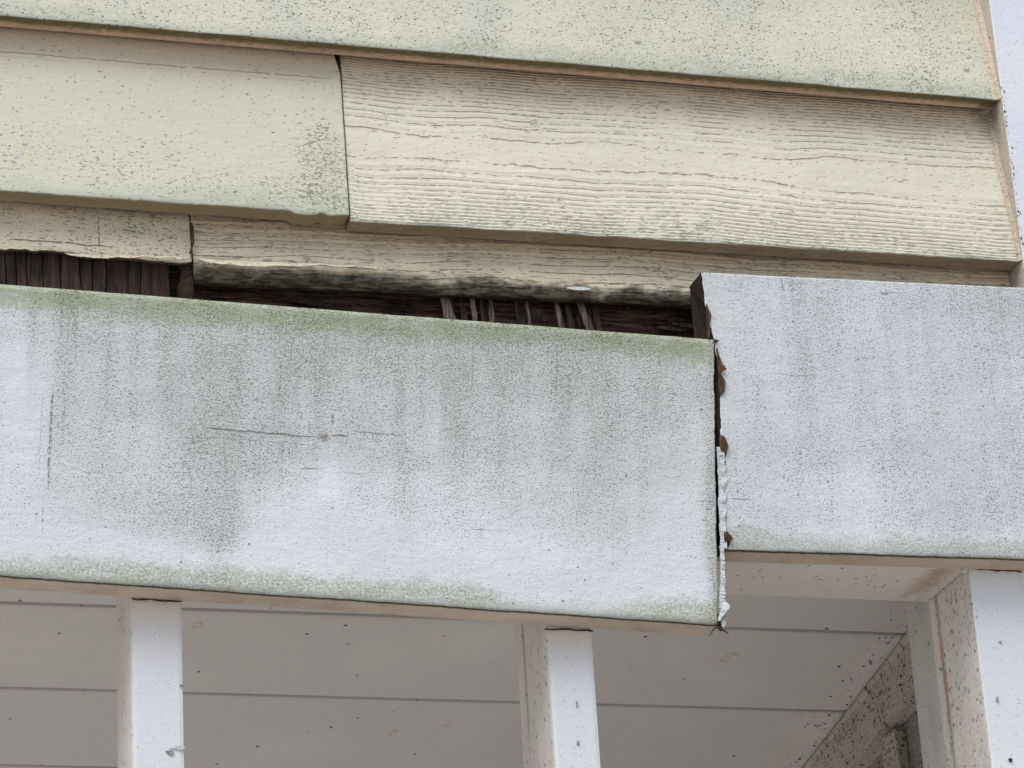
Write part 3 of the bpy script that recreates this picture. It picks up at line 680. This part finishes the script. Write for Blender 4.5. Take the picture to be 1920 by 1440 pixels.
m_pside = paint('sheltered post paint', (0.76, 0.715, 0.65), seed=58.5, streak=(60, 2), mild=0.5, mild_gain=0.6, speck=0.9, speck_scale=(360, 170), green_bot=(0, 0), flecks=0.40, fleck_scale=(150, 90), hair=0.25, bump_amt=0.9, under_dark=(0.001, 0), speck_col=(0.12, 0.08, 0.05), grey=(0.52, 0.475, 0.42), rust_v=(1.404, 0.006, 0.8))
ZH = 2.6475
X_POST = 1.3314
hb = box('header_beam', (XL, 0.002, ZH), (X_POST-0.001, 0.106, 2.78), [m_soffit], None, 0.002, 'x')
tag(hb, 'off white header beam over the porch opening, its underside showing beneath the fixed fascia', 'beam')
fm_up = lambda n: 1 if abs(n.x) > 0.72 else 0
XP = X_POST
post = box('porch_post', (XP, 0.002, 0.0), (XP+0.22, 0.108, 2.90), [m_white, m_pside], None, 0.0022, 'z', fm_up)
tag(post, 'broad white porch post at the bottom right, with a dirty beige inner side', 'post')
m_stop = paint('grey stop paint', (0.56, 0.54, 0.50), seed=61, streak=(60, 2), mild=0.2, speck=0.4, green_bot=(0, 0), flecks=0.15, fleck_scale=(170, 100), hair=0.2, under_dark=(0.001, 0))
stp = box('door_stop', (XP+0.002, 0.110, 0.0), (XP+0.06, 0.172, ZH+0.03), [m_stop], post, 0.002, 'z')
UPL = []
for (xa, xb, label) in ((aty(246, 1150, 0)[0], aty(343, 1150, 0)[0], 'slim white upright under the left half of the sagging fascia, above a chipped paint patch'),
                        (aty(1026, 1200, 0)[0], aty(1113, 1200, 0)[0], 'slim white upright under the right half of the sagging fascia, dark specks on its face')):
    o = box('porch_upright', (xa, 0.002, 0.0), (xb, 0.108 if xa > 0.7 else 0.090, ZH-0.001), [m_white, m_side], None, 0.0045, 'z', fm_up)
    tag(o, label, 'post', 'slim white uprights under the fascia'); UPL.append(o)
UPL[0]['label'] = 'slim white upright on the left, with chipped paint low on its face'
# paint crack where each upright meets the fascia
for (xa, xb, y0, par) in ((248, 343, 1124, UPL[0]), (1022, 1112, 1180, UPL[1]), (1826, 1915, 1068, post)):
    k = 24; le, ri = [], []
    for j in range(k):
        t = j/(k-1); x = xa+(xb-xa)*t; y = y0-2+5*t+1.5*float(n1(t*8, xa % 31))
        le.append(aty(x, y-1.2-0.8*float(n1(t*11, 2)), 0.0005)); ri.append(aty(x, y+1.2, 0.0005))
    strip('paint_crack', le, ri, 0.0012, [m_brown], par)
# chipped paint on the left upright and small scars
def chip(cx, cy, w_, h_, par, mat, Y=0.0012, s=0):
    k = 8; le, ri = [], []
    for j in range(k):
        t = j/(k-1); hw = w_/2*math.sin(math.pi*(0.08+0.84*t))**0.6
        le.append(aty(cx-hw+w_*0.18*float(n1(t*6, s)), cy-h_/2+h_*t, Y)); ri.append(aty(cx+hw+w_*0.18*float(n1(t*6, s+3)), cy-h_/2+h_*t, Y-0.001))
    return strip('paint_chip', le, ri, 0.0015, [mat], par)
m_chip = plain('bare grey chip', (0.30, 0.29, 0.26), 0.8, 0.4, 300)
chip(333, 1402, 30, 7, UPL[0], m_film, s=1); chip(318, 1411, 14, 8, UPL[0], m_chip, s=2); chip(341, 1285, 7, 4, UPL[0], m_chip, s=4)
chip(1084, 1393, 5, 8, UPL[1], m_chip, s=5); chip(1082, 1320, 3, 12, UPL[1], m_chip, s=6)
chip(1895, 1425, 7, 7, post, m_brown, s=7); chip(1870, 1311, 5, 11, post, m_chip, s=8); chip(1876, 1204, 5, 4, post, m_chip, s=9)
nail(1809, 1069, 0.000, 0.0030, m_nail, post, 0.0012)

# ------------------------------------------------------------------ sloping porch ceiling of planks
CEIL_Y0, CEIL_Z0, SL = 0.322, 2.685, -0.159
ceil = empty('porch_ceiling', (0.4, 0.9, 2.58)); tag(ceil, 'shaded grey painted plank ceiling of the porch, behind the uprights', 'ceiling')
m_ceil = paint('grey ceiling paint', (0.65, 0.628, 0.59), seed=71, streak=(2.5, 3.5), mild=0.2, mild_gain=0.5, grainy=0.3, speck=0.05, green_bot=(0, 0), flecks=0.06, hair=0.015, bump_amt=0.35, grey=(0.55, 0.54, 0.47), under_dark=(0.001, 0))
def cz(Y): return CEIL_Z0+SL*(Y-CEIL_Y0)
for kx in range(-1, 7):
    ya, yb = CEIL_Y0+0.192*kx+0.0044, CEIL_Y0+0.192*(kx+1)-0.0044
    prof = [(ya, 0.014), (ya, 0.0022), (ya+0.001, 0.0012), (ya+0.007, 0.0002), (ya+0.009, 0.0), (yb-0.002, 0.0), (yb, 0.002), (yb, 0.014)]
    x0, x1 = XL, 1.409; nx = 50; vs, at, fs = [], dict(bu=[], bv=[], bt=[], be=[]), []
    for i in range(nx+1):
        x = x0+(x1-x0)*i/nx
        for (Y, dz) in prof:
            vs.append((x, Y, cz(Y)+dz+0.0004*float(n2(x*6, Y*9, 3)))); at['bu'].append(x); at['bv'].append(Y+3); at['bt'].append(0.5); at['be'].append(0.5)
    n = len(prof)
    for i in range(nx):
        for j in range(n): fs.append((i*n+j, i*n+(j+1) % n, (i+1)*n+(j+1) % n, (i+1)*n+j))
    fs += [tuple(range(n)), tuple(reversed(range(nx*n, nx*n+n)))]
    vs = np.array(vs); org = np.array([0.4, (ya+yb)/2, cz(ya)])
    o = mesh('ceiling_plank', vs-org, fs, [m_ceil], None, at); o.location = org
    bpy.context.view_layer.update(); o.parent = ceil; o.matrix_parent_inverse = ceil.matrix_world.inverted()
def plug(px, py, rad, mat):
    r = ray(px, py); nrm = np.array([0, SL, -1.0]); nrm /= np.linalg.norm(nrm); p0 = np.array([0, CEIL_Y0, CEIL_Z0])
    p = CAM+((p0-CAM)@nrm)/(r@nrm)*r; ax = np.array([1.0, 0, 0]); ay = np.cross(nrm, ax); vs, fs = [nrm*0.0003], []
    for rr_, dn_ in ((0.8, 0.0002), (0.9, 0.0012), (1.0, 0.0002), (1.02, -0.002)):
        for q in range(16):
            t = 2*math.pi*q/16; vs.append((ax*math.cos(t)+ay*math.sin(t))*rad*rr_+nrm*dn_)
    for q in range(16):
        fs.append((0, 1+q, 1+(q+1) % 16))
        for z in range(3): fs.append((1+z*16+q, 1+z*16+(q+1) % 16, 17+z*16+(q+1) % 16, 17+z*16+q))
    pl = min((c_ for c_ in ceil.children if c_.name.startswith('ceiling_plank')), key=lambda c_: abs(c_.location.y+ceil.location.y-p[1]) if False else abs(c_.matrix_world.translation.y-p[1]))
    o = mesh('nail_plug', vs, fs, [mat]); o.location = p
    bpy.context.view_layer.update(); o.parent = pl; o.matrix_parent_inverse = pl.matrix_world.inverted()
for (px_, py_, rd) in ((1364, 1232, 0.011), (370, 1172, 0.006), (838, 1357, 0.006), (737, 1372, 0.005)): plug(px_, py_, rd, m_ceil)
# roof deck above keeps the sky out
deck = mesh('roof_deck', [(XL, 0.108, cz(0.108)+0.022), (2.2, 0.108, cz(0.108)+0.022), (2.2, 1.8, cz(1.8)+0.022), (XL, 1.8, cz(1.8)+0.022),
                          (XL, 0.108, cz(0.108)+0.06), (2.2, 0.108, cz(0.108)+0.06), (2.2, 1.8, cz(1.8)+0.06), (XL, 1.8, cz(1.8)+0.06)],
            [(0, 1, 2, 3), (4, 5, 6, 7), (0, 1, 5, 4), (1, 2, 6, 5), (2, 3, 7, 6), (3, 0, 4, 7)], [m_end], parent=ceil)

# ------------------------------------------------------------------ porch side wall on the right
m_dirty = paint('dirty porch wall paint', (0.47, 0.40, 0.34), seed=81, streak=(8, 8), mild=0.5, speck=1.0, speck_dark=0.75, speck_scale=(200, 220), green_bot=(0, 0), flecks=0.75, fleck_scale=(85, 95), hair=0.15, bump_amt=2.0, under_dark=(0.001, 0), speck_col=(0.07, 0.05, 0.035), grey=(0.36, 0.32, 0.27))
m_dirty_shade = paint('shaded dirty wall paint', (0.27, 0.25, 0.22), seed=83, streak=(8, 8), mild=0.5, speck=0.9, speck_scale=(180, 200), green_bot=(0, 0), flecks=0.75, fleck_scale=(85, 95), hair=0.15, bump_amt=2.0, under_dark=(0.001, 0), speck_col=(0.05, 0.04, 0.03), grey=(0.2, 0.19, 0.17))  # dirty paint, base colour darkened to put the wall in shadow
side = empty('side_wall', (1.42, 0.9, 0.0)); tag(side, 'dirt flecked side wall of the porch behind the broad post', 'wall')
box('wall_panel', (1.418, 0.175, 0.0), (1.50, 1.8, 2.72), [m_dirty_shade], side, 0.001, 'y')
def sloped(name, x0, x1, ya, yb, top, hgt, mats, par):
    vs, at, fs = [], dict(bu=[], bv=[], bt=[], be=[]), []
    n = 60
    prof = [(x1, 0), (x0+0.004, 0), (x0, -0.004), (x0+0.0005, -hgt*0.5), (x0+0.002, -hgt), (x1, -hgt-0.004)]
    for i in range(n+1):
        y = ya+(yb-ya)*i/n
        for (x, dz) in prof:
            vs.append((x+0.0008*float(n2(y*30, dz*80, 5)), y, cz(y)+top+dz+0.0008*float(n1(y*50, 6)))); at['bu'].append(y); at['bv'].append(2+dz+x); at['bt'].append(0.5); at['be'].append(0.5)
    k = len(prof)
    for i in range(n):
        for j in range(k): fs.append((i*k+j, i*k+(j+1) % k, (i+1)*k+(j+1) % k, (i+1)*k+j))
    fs += [tuple(range(k)), tuple(reversed(range(n*k, n*k+k)))]
    org = np.array([x0, (ya+yb)/2, cz(ya)]); o = mesh(name, np.array(vs)-org, fs, mats, None, at); o.location = org
    bpy.context.view_layer.update(); o.parent = par; o.matrix_parent_inverse = par.matrix_world.inverted(); return o
sloped('frieze_trim', 1.398, 1.4175, 0.175, 1.75, -0.001, 0.062, [m_dirty], side)
sloped('cove_trim', 1.3935, 1.3978, 0.175, 1.75, -0.0002, 0.005, [m_dirty], side)
# insect dirt gathered along the ceiling and wall corner, far too many to count
rs = random.Random(11); vs, fs = [], []
m_spk = plain('insect dirt', (0.05, 0.035, 0.025), 0.9, 0.4, 400)
oct_ = [(1, 0, 0), (-1, 0, 0), (0, 1, 0), (0, -1, 0), (0, 0, 1), (0, 0, -1)]; of = [(0, 2, 4), (2, 1, 4), (1, 3, 4), (3, 0, 4), (2, 0, 5), (1, 2, 5), (3, 1, 5), (0, 3, 5)]
for q in range(420):
    y = 0.24+0.75*rs.random()
    if q < 190: p = np.array([1.392-abs(rs.gauss(0, 0.020)), y, 0]); p[2] = cz(y)-0.0004; sc = np.array([1, 1, 0.5])
    else: p = np.array([1.3965, y, cz(y)-0.005-0.058*rs.random()]); sc = np.array([0.5, 1, 1])
    rad = 0.0005+0.0013*rs.random()**3; st2 = 1+1.6*rs.random(); b0 = len(vs)
    for v in oct_: vs.append(p+np.array(v)*sc*rad*np.array([1, st2, 1])*(0.7+0.6*rs.random()))
    fs += [tuple(b0+k for k in f_) for f_ in of]
org = np.array([1.39, 0.6, 2.63]); o = mesh('dirt_specks', np.array(vs)-org, fs, [m_spk]); o.location = org; o['kind'] = 'stuff'
bpy.context.view_layer.update(); o.parent = side; o.matrix_parent_inverse = side.matrix_world.inverted()
bt0 = atx(1668, 1400, 1.405)
box('batten', (1.404, bt0[1]-0.022, 0.0), (1.4175, bt0[1]+0.022, cz(bt0[1])-0.070), [m_dirty], side, 0.002, 'z')

# ------------------------------------------------------------------ cobweb in the siding corner
m_web = plain('dusty cobweb', (0.20, 0.16, 0.11), 0.9, 0.3, 300)
web = empty('cobweb', tuple(aty(1862, 205, 0.01))); tag(web, 'dusty cobweb clump tucked under the end of the top siding board', 'cobweb')
rr = random.Random(4)
k = 12
for q in range(5):
    c = aty(1855+rr.uniform(-12, 14), 200+rr.uniform(-8, 14), 0.012); pts = []
    bm = bmesh.new(); bmesh.ops.create_icosphere(bm, subdivisions=2, radius=rr.uniform(0.0025, 0.0045))
    for v in bm.verts: v.co = v.co*(1+0.45*rr.uniform(-1, 1)); v.co.x *= 1.5
    me = bpy.data.meshes.new('dirt_clump'); bm.to_mesh(me); bm.free(); me.materials.append(m_web)
    o = link('dirt_clump', me); o.location = c
    bpy.context.view_layer.update(); o.parent = web; o.matrix_parent_inverse = web.matrix_world.inverted()
for q in range(11):
    a = aty(1838+rr.uniform(-6, 16), 205+rr.uniform(-6, 12), 0.02); b = aty(1874+rr.uniform(-4, 6), 205+rr.uniform(-4, 70), 0.006)
    mid = (a+b)/2+np.array([0, 0, -0.003*rr.random()])
    tube('web_thread', [a, mid, b], [0.00022, 0.0002, 0.00022], m_web, web, 4)
